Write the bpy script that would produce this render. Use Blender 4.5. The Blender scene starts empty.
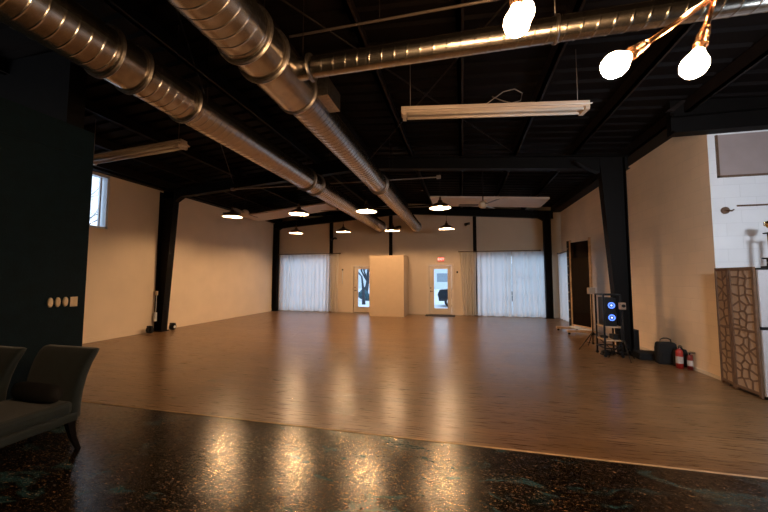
import bpy, bmesh, math, random
from mathutils import Vector, Matrix
random.seed(7)
S = bpy.context.scene
COL = S.collection
PI = math.pi

# ------------------------------------------------------------------ camera
cam_d = bpy.data.cameras.new('camera'); cam = bpy.data.objects.new('camera', cam_d); COL.objects.link(cam)
cam_d.sensor_width = 36; cam_d.lens = 331.63 / 768 * 36; cam_d.clip_start = .02; cam_d.clip_end = 300
yaw, pitch, roll = math.radians(13.2456), math.radians(3.7669), math.radians(.0652)
fwd = Vector((-math.sin(yaw) * math.cos(pitch), math.cos(yaw) * math.cos(pitch), math.sin(pitch)))
rt = Vector((math.cos(yaw), math.sin(yaw), 0)); up = rt.cross(fwd)
r2 = math.cos(roll) * rt + math.sin(roll) * up; u2 = -math.sin(roll) * rt + math.cos(roll) * up
M = Matrix((r2, u2, -fwd)).transposed().to_4x4(); M.translation = (0, 0, 1.55)
cam.matrix_world = M
S.camera = cam

# ------------------------------------------------------------------ world, exposure
S.view_settings.view_transform = 'Standard'; S.view_settings.look = 'None'
S.view_settings.exposure = 0.0; S.view_settings.gamma = 1; S.view_settings.use_curve_mapping = False
SKY = 2.2
LAMP_E = 1850.0      # pendant bulbs
GLOBE_E = 680.0      # globe bulbs near the camera
w = bpy.data.worlds.new('world'); S.world = w; w.use_nodes = True
nt = w.node_tree; bg = nt.nodes['Background']
tc = nt.nodes.new('ShaderNodeTexCoord'); sp = nt.nodes.new('ShaderNodeSeparateXYZ'); rp = nt.nodes.new('ShaderNodeValToRGB')
rp.color_ramp.elements[0].position = 0; rp.color_ramp.elements[0].color = (.80, .90, 1, 1)
rp.color_ramp.elements[1].position = .7; rp.color_ramp.elements[1].color = (.55, .74, 1, 1)
nt.links.new(tc.outputs['Generated'], sp.inputs[0]); nt.links.new(sp.outputs['Z'], rp.inputs[0])
nt.links.new(rp.outputs[0], bg.inputs['Color']); bg.inputs['Strength'].default_value = SKY
S.cycles.use_denoising = True
S.cycles.max_bounces = 10; S.cycles.diffuse_bounces = 5; S.cycles.glossy_bounces = 4; S.cycles.transmission_bounces = 8
S.cycles.transparent_max_bounces = 8
S.cycles.sample_clamp_indirect = 10; S.cycles.caustics_reflective = True; S.cycles.caustics_refractive = False

# ------------------------------------------------------------------ materials
def new_mat(name):
    m = bpy.data.materials.new(name); m.use_nodes = True
    return m, m.node_tree, m.node_tree.nodes['Principled BSDF']
def mat(name, col, rough=.6, metal=0, var=.12, scale=6, bump=0, bscale=40, spec=.5):
    m, nt, p = new_mat(name)
    p.inputs['Roughness'].default_value = rough; p.inputs['Metallic'].default_value = metal
    p.inputs['Specular IOR Level'].default_value = spec
    tc = nt.nodes.new('ShaderNodeTexCoord'); n = nt.nodes.new('ShaderNodeTexNoise'); n.inputs['Scale'].default_value = scale
    n.inputs['Detail'].default_value = 4
    nt.links.new(tc.outputs['Object'], n.inputs['Vector'])
    r = nt.nodes.new('ShaderNodeValToRGB')
    r.color_ramp.elements[0].position = .3; r.color_ramp.elements[1].position = .7
    r.color_ramp.elements[0].color = tuple(c * (1 - var) for c in col) + (1,)
    r.color_ramp.elements[1].color = tuple(min(1, c * (1 + var)) for c in col) + (1,)
    nt.links.new(n.outputs['Fac'], r.inputs[0]); nt.links.new(r.outputs[0], p.inputs['Base Color'])
    if bump:
        n2 = nt.nodes.new('ShaderNodeTexNoise'); n2.inputs['Scale'].default_value = bscale
        nt.links.new(tc.outputs['Object'], n2.inputs['Vector'])
        b = nt.nodes.new('ShaderNodeBump'); b.inputs['Strength'].default_value = bump; b.inputs['Distance'].default_value = .01
        nt.links.new(n2.outputs['Fac'], b.inputs['Height']); nt.links.new(b.outputs[0], p.inputs['Normal'])
    return m
def emit(name, col, e):
    m = bpy.data.materials.new(name); m.use_nodes = True; nt = m.node_tree; nt.nodes.clear()
    o = nt.nodes.new('ShaderNodeOutputMaterial'); em = nt.nodes.new('ShaderNodeEmission')
    em.inputs[0].default_value = (*col, 1); em.inputs[1].default_value = e
    nt.links.new(em.outputs[0], o.inputs[0]); return m
def block_mat(name, col, axis):      # painted concrete block, mortar joints only as relief
    m, nt, p = new_mat(name); p.inputs['Roughness'].default_value = .55
    tc = nt.nodes.new('ShaderNodeTexCoord'); sp = nt.nodes.new('ShaderNodeSeparateXYZ'); cb = nt.nodes.new('ShaderNodeCombineXYZ')
    nt.links.new(tc.outputs['Object'], sp.inputs[0])
    nt.links.new(sp.outputs[axis], cb.inputs[0]); nt.links.new(sp.outputs['Z'], cb.inputs[1])
    br = nt.nodes.new('ShaderNodeTexBrick'); br.inputs['Scale'].default_value = 1
    br.inputs['Brick Width'].default_value = .4; br.inputs['Row Height'].default_value = .2
    br.inputs['Mortar Size'].default_value = .006; br.inputs['Mortar Smooth'].default_value = .6
    br.inputs['Color1'].default_value = (*col, 1); br.inputs['Color2'].default_value = tuple(c * .96 for c in col) + (1,)
    br.inputs['Mortar'].default_value = tuple(c * .9 for c in col) + (1,)
    nt.links.new(cb.outputs[0], br.inputs['Vector'])
    n = nt.nodes.new('ShaderNodeTexNoise'); n.inputs['Scale'].default_value = 1.3; n.inputs['Detail'].default_value = 5
    nt.links.new(tc.outputs['Object'], n.inputs['Vector'])
    mx = nt.nodes.new('ShaderNodeMix'); mx.data_type = 'RGBA'; mx.blend_type = 'MULTIPLY'; mx.inputs[0].default_value = .25
    nt.links.new(br.outputs['Color'], mx.inputs[6]); nt.links.new(n.outputs['Fac'], mx.inputs[7])
    nt.links.new(mx.outputs[2], p.inputs['Base Color'])
    b = nt.nodes.new('ShaderNodeBump'); b.invert = True; b.inputs['Strength'].default_value = .35; b.inputs['Distance'].default_value = .006
    nt.links.new(br.outputs['Fac'], b.inputs['Height']); nt.links.new(b.outputs[0], p.inputs['Normal'])
    return m

CREAM = (.66, .56, .43)
M_left = mat('cream_wall_paint', (.74, .60, .44), .6, var=.04, scale=1.5, bump=.05, bscale=20)
M_back = mat('tan_wall_paint', (.56, .45, .33), .6, var=.04, scale=1.5)
M_right = block_mat('cream_block_paint', (.90, .68, .46), 'Y')
M_white = block_mat('white_block_paint', (.80, .79, .80), 'X')
M_teal = mat('teal_wall_paint', (.0035, .0125, .018), .7, var=.15, scale=9, bump=.4, bscale=60, spec=.15)
M_black = mat('black_steel', (.0035, .0025, .002), .6, var=.2, spec=.12)
M_roof = mat('dark_roof_sheet', (.0036, .0019, .0014), .7, var=.3, scale=2, spec=.08)
M_purlin = mat('dark_brown_steel', (.010, .006, .0045), .55, var=.3, spec=.2)
M_dark = mat('dark_plaster', (.006, .005, .005), .8, spec=.15)
M_galv = mat('galvanised_steel', (.52, .47, .41), .27, 1, var=.14, scale=14, bump=.05, bscale=5)
M_galvd = mat('dull_galvanised_steel', (.40, .36, .32), .38, 1, var=.25, scale=30)
M_conduit = mat('grey_conduit', (.24, .19, .15), .45, .6)
M_fixt = mat('white_enamel', (.56, .45, .35), .35, var=.05)
M_copper = mat('copper', (.75, .38, .19), .25, 1, var=.15, scale=30)
M_bronze = mat('bronze_shade', (.16, .085, .045), .35, .85, var=.15)
M_shade_in = mat('white_shade_inside', (.85, .83, .80), .5, var=.02)
M_trim = mat('painted_trim', (.60, .50, .38), .45, var=.05)
M_wtrim = mat('white_window_frame', (.66, .68, .70), .4, var=.05)
M_rod = mat('dark_rod', (.10, .07, .05), .4, .6)
M_blackpl = mat('black_plastic', (.006, .006, .006), .45, var=.2, spec=.25)
M_blackfab = mat('black_fabric', (.005, .0045, .0045), .9, var=.3, bump=.2, bscale=200)
M_mirror = mat('dark_mirror_glass', (.03, .025, .025), .06, .9, var=.05)
M_wood = mat('light_wood', (.52, .36, .22), .5, var=.2, scale=12)
M_lattice = mat('brown_lattice_wood', (.115, .062, .034), .5, var=.2, scale=20)
M_latback = mat('cream_lattice_backing', (.33, .235, .165), .75, var=.08, scale=20)
M_cab = mat('white_speckled_cabinet', (.42, .40, .41), .5, var=.12, scale=90)
M_plate = mat('ivory_switch', (.85, .68, .46), .4, var=.05)
M_red = mat('red_enamel', (.36, .025, .018), .35, var=.1)
M_paper = mat('paper_label', (.45, .40, .36), .7, var=.1, scale=60)
M_gold = mat('gold_trophy', (.75, .52, .2), .22, 1, var=.15, scale=50)
M_silver = mat('silver_trophy', (.6, .6, .6), .2, 1)
M_velvet = mat('teal_velvet', (.0042, .0130, .0165), .75, var=.25, scale=14, bump=.25, bscale=160)
M_velvet.node_tree.nodes['Principled BSDF'].inputs['Sheen Weight'].default_value = .15
M_velvet_dk = mat('dark_pillow_fabric', (.004, .004, .0045), .85, var=.25, scale=14)
M_legw = mat('black_stained_wood', (.004, .003, .003), .5, spec=.2)
M_fanw = mat('fan_cream', (.58, .44, .30), .5)
M_fanb = mat('fan_blade', (.10, .075, .055), .45)
M_fanl = mat('fan_blade_pale', (.40, .45, .50), .4)
M_blade2 = mat('dark_fan_blade', (.05, .03, .02), .45)
M_ground = mat('pale_paving', (.74, .77, .80), .9, var=.08, scale=1)
M_bark = mat('bark', (.05, .055, .065), .9, var=.3)
M_leaf = mat('evergreen', (.045, .10, .12), .9, var=.4, scale=12)
M_bldg = mat('grey_siding', (.62, .68, .72), .8, var=.1)
M_bldgw = mat('building_window', (.25, .3, .34), .2)
M_car = mat('dark_car_paint', (.02, .03, .045), .25, .4)
M_carg = mat('car_glass', (.05, .08, .1), .08)
M_tyre = mat('tyre', (.012, .012, .012), .8)
M_mat = mat('dark_mat', (.03, .022, .016), .9, bump=.4, bscale=150)
M_lamp = emit('pendant_bulb_glow', (1, .62, .33), LAMP_E)
M_globe = emit('globe_bulb_glow', (1, .60, .30), GLOBE_E)
M_studio = emit('studio_panel_glow', (.74, .86, 1), 560)
M_exit = emit('exit_red_glow', (1, .10, .05), 1.2)
M_exitw = emit('exit_letter_glow', (1, .75, .6), 1.6)
M_blue = emit('blue_led', (.10, .22, 1), 2.2)
M_bluew = emit('pale_blue_led', (.5, .62, 1), 2.0)

# clear glass
m, nt, p = new_mat('window_glass'); nt.nodes.clear()
o = nt.nodes.new('ShaderNodeOutputMaterial'); tr = nt.nodes.new('ShaderNodeBsdfTransparent'); gl = nt.nodes.new('ShaderNodeBsdfGlossy')
gl.inputs['Roughness'].default_value = .02; tr.inputs[0].default_value = (.94, .97, 1, 1)
mx = nt.nodes.new('ShaderNodeMixShader'); mx.inputs[0].default_value = .06
nt.links.new(tr.outputs[0], mx.inputs[1]); nt.links.new(gl.outputs[0], mx.inputs[2]); nt.links.new(mx.outputs[0], o.inputs[0]); M_glass = m
# sheer curtain
def curtain_mat(name, col, tcol, f):
    m, nt, p = new_mat(name); nt.nodes.clear()
    o = nt.nodes.new('ShaderNodeOutputMaterial'); d = nt.nodes.new('ShaderNodeBsdfDiffuse'); t = nt.nodes.new('ShaderNodeBsdfTranslucent')
    tc = nt.nodes.new('ShaderNodeTexCoord'); n = nt.nodes.new('ShaderNodeTexNoise'); n.inputs['Scale'].default_value = 60
    nt.links.new(tc.outputs['Object'], n.inputs['Vector'])
    r = nt.nodes.new('ShaderNodeValToRGB'); r.color_ramp.elements[0].color = tuple(c * .93 for c in col) + (1,); r.color_ramp.elements[1].color = (*col, 1)
    nt.links.new(n.outputs['Fac'], r.inputs[0]); nt.links.new(r.outputs[0], d.inputs[0])
    t.inputs[0].default_value = (*tcol, 1)
    mx = nt.nodes.new('ShaderNodeMixShader'); mx.inputs[0].default_value = f
    nt.links.new(d.outputs[0], mx.inputs[1]); nt.links.new(t.outputs[0], mx.inputs[2]); nt.links.new(mx.outputs[0], o.inputs[0]); return m
M_curt = curtain_mat('sheer_white_curtain', (.66, .56, .46), (.85, .90, .92), .55)

# laminate floor: planks run along X
m, nt, p = new_mat('brown_laminate'); M_floor = m
tc = nt.nodes.new('ShaderNodeTexCoord')
br = nt.nodes.new('ShaderNodeTexBrick'); br.inputs['Scale'].default_value = 1; br.inputs['Brick Width'].default_value = 1.25; br.inputs['Row Height'].default_value = .16
br.inputs['Mortar Size'].default_value = .0015; br.offset = .37
br.inputs['Color1'].default_value = (.245, .142, .066, 1); br.inputs['Color2'].default_value = (.175, .100, .046, 1); br.inputs['Mortar'].default_value = (.06, .035, .02, 1)
nt.links.new(tc.outputs['Object'], br.inputs['Vector'])
mp = nt.nodes.new('ShaderNodeMapping'); mp.inputs['Scale'].default_value = (1.3, 22, 1)
nt.links.new(tc.outputs['Object'], mp.inputs['Vector'])
n = nt.nodes.new('ShaderNodeTexNoise'); n.inputs['Scale'].default_value = 2.4; n.inputs['Detail'].default_value = 8; n.inputs['Roughness'].default_value = .65
nt.links.new(mp.outputs[0], n.inputs['Vector'])
rr = nt.nodes.new('ShaderNodeValToRGB'); rr.color_ramp.elements[0].position = .3; rr.color_ramp.elements[0].color = (.42, .39, .36, 1); rr.color_ramp.elements[1].position = .70; rr.color_ramp.elements[1].color = (1.25, 1.2, 1.15, 1)
nt.links.new(n.outputs['Fac'], rr.inputs[0])
mx = nt.nodes.new('ShaderNodeMix'); mx.data_type = 'RGBA'; mx.blend_type = 'MULTIPLY'; mx.inputs[0].default_value = 1
nt.links.new(br.outputs['Color'], mx.inputs[6]); nt.links.new(rr.outputs[0], mx.inputs[7]); nt.links.new(mx.outputs[2], p.inputs['Base Color'])
mr = nt.nodes.new('ShaderNodeMapRange'); mr.inputs['To Min'].default_value = .22; mr.inputs['To Max'].default_value = .35
nt.links.new(n.outputs['Fac'], mr.inputs['Value']); nt.links.new(mr.outputs[0], p.inputs['Roughness'])
b = nt.nodes.new('ShaderNodeBump'); b.inputs['Strength'].default_value = .08; b.inputs['Distance'].default_value = .002
nt.links.new(n.outputs['Fac'], b.inputs['Height']); nt.links.new(b.outputs[0], p.inputs['Normal'])

# worn black painted floor with gold flecks and teal patches
m, nt, p = new_mat('worn_black_floor_paint'); M_dfloor = m
tc = nt.nodes.new('ShaderNodeTexCoord')
def noise(scale, rot=0, sc=(1, 1, 1), detail=4, rough=.6, dist=0):
    mp = nt.nodes.new('ShaderNodeMapping'); mp.inputs['Scale'].default_value = sc; mp.inputs['Rotation'].default_value = (0, 0, rot)
    nt.links.new(tc.outputs['Object'], mp.inputs['Vector'])
    n = nt.nodes.new('ShaderNodeTexNoise'); n.inputs['Scale'].default_value = scale; n.inputs['Detail'].default_value = detail
    n.inputs['Roughness'].default_value = rough; n.inputs['Distortion'].default_value = dist
    nt.links.new(mp.outputs[0], n.inputs['Vector']); return n.outputs['Fac']
def thr(f, a, b_):
    r = nt.nodes.new('ShaderNodeMapRange'); r.inputs['From Min'].default_value = a; r.inputs['From Max'].default_value = b_
    nt.links.new(f, r.inputs['Value']); return r.outputs[0]
def mul(a, b_):
    q = nt.nodes.new('ShaderNodeMath'); q.operation = 'MULTIPLY'; nt.links.new(a, q.inputs[0]); nt.links.new(b_, q.inputs[1]); return q.outputs[0]
def mixc(f, a, bcol):
    q = nt.nodes.new('ShaderNodeMix'); q.data_type = 'RGBA'; nt.links.new(f, q.inputs[0])
    if isinstance(a, tuple): q.inputs[6].default_value = a
    else: nt.links.new(a, q.inputs[6])
    q.inputs[7].default_value = bcol; return q.outputs[2]
c0 = mixc(thr(noise(5, detail=6), .42, .62), (.0025, .0016, .0012, 1), (.007, .0042, .0028, 1))
c1 = mixc(thr(noise(1.9, dist=1.2, sc=(1, 2.2, 1)), .55, .64), c0, (.018, .050, .060, 1))
fl = mul(thr(noise(30, .5, (1, 2.4, 1), 4, .75, .4), .615, .645), thr(noise(3.2, detail=5, rough=.7), .40, .56))
fl2 = mul(thr(noise(58, -.4, (1, 2.5, 1), 3, .7, .3), .625, .66), thr(noise(4.1, detail=5, rough=.7), .40, .56))
c2 = mixc(fl, c1, (.36, .20, .09, 1)); c2 = mixc(mul(thr(noise(15, .45, (1, 3, 1), 5, .8, .8), .635, .655), thr(noise(2.2, detail=4), .40, .54)), c2, (.42, .26, .13, 1)); c3 = mixc(fl2, c2, (.30, .18, .09, 1))
nt.links.new(c3, p.inputs['Base Color'])
mr = nt.nodes.new('ShaderNodeMapRange'); mr.inputs['From Min'].default_value = .35; mr.inputs['From Max'].default_value = .65
mr.inputs['To Min'].default_value = .10; mr.inputs['To Max'].default_value = .30
nt.links.new(noise(26, .3, (1, 1.8, 1), 6, .85, .5), mr.inputs['Value']); nt.links.new(mr.outputs[0], p.inputs['Roughness'])
ms = nt.nodes.new('ShaderNodeMapRange'); ms.inputs['From Min'].default_value = .42; ms.inputs['From Max'].default_value = .58; ms.inputs['To Min'].default_value = .18; ms.inputs['To Max'].default_value = 1.0
nt.links.new(noise(16, .5, (1, 2.0, 1), 7, .85, .8), ms.inputs['Value']); nt.links.new(ms.outputs[0], p.inputs['Specular IOR Level']); p.inputs['Specular Tint'].default_value = (1, .84, .62, 1)
b = nt.nodes.new('ShaderNodeBump'); b.inputs['Strength'].default_value = .5; b.inputs['Distance'].default_value = .0016
nt.links.new(noise(30, .3, (1, 1.8, 1), 6, .75, .6), b.inputs['Height'])
b2 = nt.nodes.new('ShaderNodeBump'); b2.inputs['Strength'].default_value = .2; b2.inputs['Distance'].default_value = .004
nt.links.new(noise(7, detail=3), b2.inputs['Height']); nt.links.new(b2.outputs[0], b.inputs['Normal']); nt.links.new(b.outputs[0], p.inputs['Normal'])

# ------------------------------------------------------------------ mesh helpers
class MB:
    def __init__(s): s.bm = bmesh.new()
    def hexa(s, v):
        vs = [s.bm.verts.new(p) for p in v]
        for f in ((0, 3, 2, 1), (4, 5, 6, 7), (0, 1, 5, 4), (1, 2, 6, 5), (2, 3, 7, 6), (3, 0, 4, 7)): s.bm.faces.new([vs[i] for i in f])
        return s
    def box(s, x0, x1, y0, y1, z0, z1, bev=0, rz=0, c=None):
        t = bmesh.new(); bmesh.ops.create_cube(t, size=1)
        for v in t.verts: v.co = Vector(((x0 + x1) / 2 + v.co.x * (x1 - x0), (y0 + y1) / 2 + v.co.y * (y1 - y0), (z0 + z1) / 2 + v.co.z * (z1 - z0)))
        if bev: bmesh.ops.bevel(t, geom=t.edges[:], offset=bev, segments=2, affect='EDGES', profile=.6)
        if rz:
            cc = Vector(c or ((x0 + x1) / 2, (y0 + y1) / 2, 0)); bmesh.ops.rotate(t, verts=t.verts[:], cent=cc, matrix=Matrix.Rotation(rz, 3, 'Z'))
        s.merge(t); return s
    def merge(s, t):
        me = bpy.data.meshes.new('tmp'); t.to_mesh(me); t.free(); s.bm.from_mesh(me); bpy.data.meshes.remove(me)
    def cyl(s, a, b, r0, r1=None, n=16, cap=True):
        a, b = Vector(a), Vector(b); r1 = r0 if r1 is None else r1
        d = (b - a).normalized(); u = d.orthogonal().normalized(); v = d.cross(u)
        R0 = [s.bm.verts.new(a + (u * math.cos(2 * PI * i / n) + v * math.sin(2 * PI * i / n)) * r0) for i in range(n)]
        R1 = [s.bm.verts.new(b + (u * math.cos(2 * PI * i / n) + v * math.sin(2 * PI * i / n)) * r1) for i in range(n)]
        for i in range(n):
            f = s.bm.faces.new((R0[i], R0[(i + 1) % n], R1[(i + 1) % n], R1[i])); f.smooth = True
        if cap: s.bm.faces.new(R0[::-1]); s.bm.faces.new(R1)
        return s
    def lathe(s, prof, o=(0, 0, 0), d=(0, 0, 1), n=32, closed=False):   # prof: (radius, height along d)
        o, d = Vector(o), Vector(d).normalized(); u = d.orthogonal().normalized(); v = d.cross(u); rings = []
        for r, h in prof:
            if r < 1e-6: rings.append([s.bm.verts.new(o + d * h)])
            else: rings.append([s.bm.verts.new(o + d * h + (u * math.cos(2 * PI * i / n) + v * math.sin(2 * PI * i / n)) * r) for i in range(n)])
        pr = list(zip(rings, rings[1:])) + ([(rings[-1], rings[0])] if closed else [])
        for A, B in pr:
            for i in range(n):
                j = (i + 1) % n
                if len(A) == 1 and len(B) == 1: continue
                if len(A) == 1: q = (A[0], B[j], B[i])
                elif len(B) == 1: q = (A[i], A[j], B[0])
                else: q = (A[i], A[j], B[j], B[i])
                s.bm.faces.new(q).smooth = True
        return s
    def tube(s, pts, r, n=8):
        pts = [Vector(p) for p in pts]; rings = []
        for k, p in enumerate(pts):
            d = (pts[min(k + 1, len(pts) - 1)] - pts[max(k - 1, 0)]).normalized()
            ref = Vector((0, 0, 1)) if abs(d.z) < .9 else Vector((1, 0, 0))
            u = d.cross(ref).normalized(); v = d.cross(u)
            rr = r[k] if isinstance(r, (list, tuple)) else r
            rings.append([s.bm.verts.new(p + (u * math.cos(2 * PI * i / n) + v * math.sin(2 * PI * i / n)) * rr) for i in range(n)])
        for A, B in zip(rings, rings[1:]):
            for i in range(n): s.bm.faces.new((A[i], A[(i + 1) % n], B[(i + 1) % n], B[i])).smooth = True
        s.bm.faces.new(rings[0][::-1]); s.bm.faces.new(rings[-1]); return s
    def prism(s, poly, z0, z1, f=None):    # poly (a,b) extruded from z0 to z1, mapped by f(a,b,c)
        f = f or (lambda a, b, c: (a, b, c))
        A = [s.bm.verts.new(f(a, b, z0)) for a, b in poly]; B = [s.bm.verts.new(f(a, b, z1)) for a, b in poly]; n = len(poly)
        s.bm.faces.new(A[::-1]); s.bm.faces.new(B)
        for i in range(n): s.bm.faces.new((A[i], A[(i + 1) % n], B[(i + 1) % n], B[i]))
        return s
    def loft(s, rings, cap=True, smooth=True):
        R = [[s.bm.verts.new(p) for p in r] for r in rings]; n = len(R[0])
        for A, B in zip(R, R[1:]):
            for i in range(n): s.bm.faces.new((A[i], A[(i + 1) % n], B[(i + 1) % n], B[i])).smooth = smooth
        if cap: s.bm.faces.new(R[0][::-1]); s.bm.faces.new(R[-1])
        return s
    def sphere(s, c, r, sc=(1, 1, 1), n=20, m_=12):
        t = bmesh.new(); bmesh.ops.create_uvsphere(t, u_segments=n, v_segments=m_, radius=r)
        for v in t.verts: v.co = Vector((v.co.x * sc[0] + c[0], v.co.y * sc[1] + c[1], v.co.z * sc[2] + c[2]))
        for f in t.faces: f.smooth = True
        s.merge(t); return s
    def build(s, name, m, parent=None, loc=None):
        bmesh.ops.recalc_face_normals(s.bm, faces=s.bm.faces[:])
        me = bpy.data.meshes.new(name); s.bm.to_mesh(me); s.bm.free(); me.materials.append(m)
        o = bpy.data.objects.new(name, me); COL.objects.link(o)
        if parent: o.parent = parent
        if loc: o.location = loc
        return o
def tag(o, label=None, cat=None, group=None, kind=None):
    if label: o['label'] = label
    if cat: o['category'] = cat
    if group: o['group'] = group
    if kind: o['kind'] = kind
    return o
def thing(name, loc, label, cat, group=None, rz=0):
    o = bpy.data.objects.new(name, None); COL.objects.link(o); o.location = loc; o.rotation_euler = (0, 0, rz); o.empty_display_size = .1
    return tag(o, label, cat, group)
def struct(o): o['kind'] = 'structure'; return o
def sroot(name, loc=(0, 0, 0)):
    o = bpy.data.objects.new(name, None); COL.objects.link(o); o.location = loc; o['kind'] = 'structure'; return o
def copy_tree(o, parent=None):
    c = o.copy(); COL.objects.link(c)
    if parent: c.parent = parent
    for ch in list(o.children): copy_tree(ch, c)
    return c

# ------------------------------------------------------------------ room dimensions
XL, XR, YB, YT = -8.7, 3.82, 14.25, 3.30
YW = 6.18                      # white wall that faces the camera on the right
XT = -4.73                     # face of the teal partition
NR, NB = 7.2, -4.5             # near room: right wall, wall behind the camera
RIDGE = -2.45
def zb(x): return 4.32 - .075 * abs(x - RIDGE)       # underside of the rafters

# floors
struct(MB().box(XL - .2, NR, YT, YB + .15, -.12, 0).build('floor', M_floor))
struct(MB().box(XT - .2, NR + .2, NB - .2, YT, -.12, -.006).build('floor', M_dfloor))
f_ = MB().hexa([(XT, YT - .010, -.006), (NR, YT - .010, -.006), (NR, YT, -.006), (XT, YT, -.006), (XT, YT - .008, -.003), (NR, YT - .008, -.003), (NR, YT, .002), (XT, YT, .002)])
struct(f_.build('trim_1', M_wood))

# ceiling sheet with ribs running down the slope
mb = MB(); bm = mb.bm
ys = []; y = NB
while y < YB + .1:
    ys += [(y, 0), (y + .20, 0), (y + .225, .04), (y + .275, .04), (y + .30, 0)]; y += .30
xs = [XL - .2, RIDGE, NR + .1]
rows = [[bm.verts.new((x, yy, zb(x) + .50 + dz)) for x in xs] for yy, dz in ys]
for A, B in zip(rows, rows[1:]):
    for i in range(2): bm.faces.new((A[i], A[i + 1], B[i + 1], B[i]))
o = mb.build('ceiling', M_roof); struct(o)
sm = o.modifiers.new('s', 'SOLIDIFY'); sm.thickness = .05; sm.offset = 1

# purlins along the room
for k, x in enumerate([-8.4, -7.3, -6.1, -4.9, -3.7, -2.6, -2.3, -1.2, 0, 1.2, 2.4, 3.5]):
    z = zb(x) + .30
    struct(MB().box(x - .03, x + .03, NB, YB - .02, z, z + .19).box(x - .03, x + .06, NB, YB - .02, z, z + .012).build('roof_purlin', M_purlin))

# walls
def wall_y(name, x0, x1, z0, z1, y0, y1, holes, m):   # wall in the XZ plane with holes (x0,x1,z0,z1)
    mb = MB(); xs = sorted({x0, x1, *[h[0] for h in holes], *[h[1] for h in holes]}); zs = sorted({z0, z1, *[h[2] for h in holes], *[h[3] for h in holes]})
    for a, b_ in zip(xs, xs[1:]):
        for c, d in zip(zs, zs[1:]):
            if any(h[0] <= (a + b_) / 2 <= h[1] and h[2] <= (c + d) / 2 <= h[3] for h in holes): continue
            mb.box(a, b_, y0, y1, c, d)
    bmesh.ops.remove_doubles(mb.bm, verts=mb.bm.verts[:], dist=1e-5)
    return struct(mb.build(name, m))
def wall_x(name, y0, y1, z0, z1, x0, x1, holes, m):
    mb = MB(); ys = sorted({y0, y1, *[h[0] for h in holes], *[h[1] for h in holes]}); zs = sorted({z0, z1, *[h[2] for h in holes], *[h[3] for h in holes]})
    for a, b_ in zip(ys, ys[1:]):
        for c, d in zip(zs, zs[1:]):
            if any(h[0] <= (a + b_) / 2 <= h[1] and h[2] <= (c + d) / 2 <= h[3] for h in holes): continue
            mb.box(x0, x1, a, b_, c, d)
    bmesh.ops.remove_doubles(mb.bm, verts=mb.bm.verts[:], dist=1e-5)
    return struct(mb.build(name, m))
WIN = (5.55, 6.48, 2.76, 4.10)
wall_x('wall_left', NB - .2, YB + .15, -.1, 4.55, XL - .18, XL, [WIN], M_left)
wl = (-8.30, -5.93, .02, 2.52); wr = (.56, 3.42, .02, 2.50)
dl = (-4.76, -3.82, 0, 2.05); dr = (-1.38, -.44, 0, 2.08)
wall_y('wall_back', XL - .18, XR + .2, -.1, 4.95, YB, YB + .18, [wl, wr, dl, dr], M_back)
RW = (12.55, 13.95, .05, 2.45)
wall_x('wall_right', YW + .2, YB + .18, -.1, 4.6, XR, XR + .2, [RW], M_right)
wall_y('wall_front_right', XR + .002, NR + .2, -.1, 4.5, YW, YW + .2, [], M_white)
struct(MB().box(XR, XR + .004, YW, YW + .2, -.1, 4.5).build('trim_6', M_right))
# teal partition
struct(MB().box(XT - .2, XT, NB, YT, -.1, 3.46).build('wall_teal', M_teal))
struct(MB().box(XT, XT + .012, NB, YT - .12, 3.085, 3.105).build('trim_2', M_teal))
wall_y('wall_front_left', XL - .18, XT - .2, -.1, 4.55, YT - .2, YT, [], M_dark)
# near room
NW = (2.3, 5.4, .95, 2.9)
wall_x('wall_near_right', NB, YW + .2, -.1, 4.5, NR, NR + .2, [NW], M_dark)
wall_y('wall_near', XL - .18, NR + .2, -.1, 4.95, NB - .2, NB, [], M_dark)
# raised upper panel on the white wall and its frame
struct(MB().box(XR + .12, NR, YW - .018, YW, 3.15, 3.80).build('trim_3', mat('pale_panel', (.30, .235, .22), .5, var=.05)))
struct(MB().box(XR + .10, XR + .125, YW - .03, YW, 3.12, 3.80).box(XR + .10, NR, YW - .03, YW, 3.12, 3.15).build('trim_4', M_lattice))
# header beam over the white wall, eave beams
struct(MB().box(3.28, NR, YW - .20, YW - .002, 3.83, 3.86).box(3.28, NR, YW - .12, YW - .002, 3.86, 4.60).box(3.28, NR, YW - .20, YW - .002, 4.10, 4.13).build('header_beam', M_black))
struct(MB().box(XR - .32, XR, YW, YB, 4.02 + .13, 4.42).build('eave_beam', M_black))
struct(MB().box(XL, XL + .22, YT, YB, 4.13, 4.38).build('eave_beam', M_black))
struct(MB().box(XL, XR, YB - .10, YB, 4.32 + .12, 4.7).build('end_beam', M_black))
# block wall curb on the left
struct(MB().box(XL, XL + .03, YT, YB, 0, .11).build('baseboard_left', M_left))
struct(MB().box(XR - .02, XR, YW, YB, 0, .05).build('baseboard_right', M_trim))
struct(MB().box(XL, XR, YB - .02, YB, 0.0, .07).build('trim_5', M_trim)) if False else None

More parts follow.
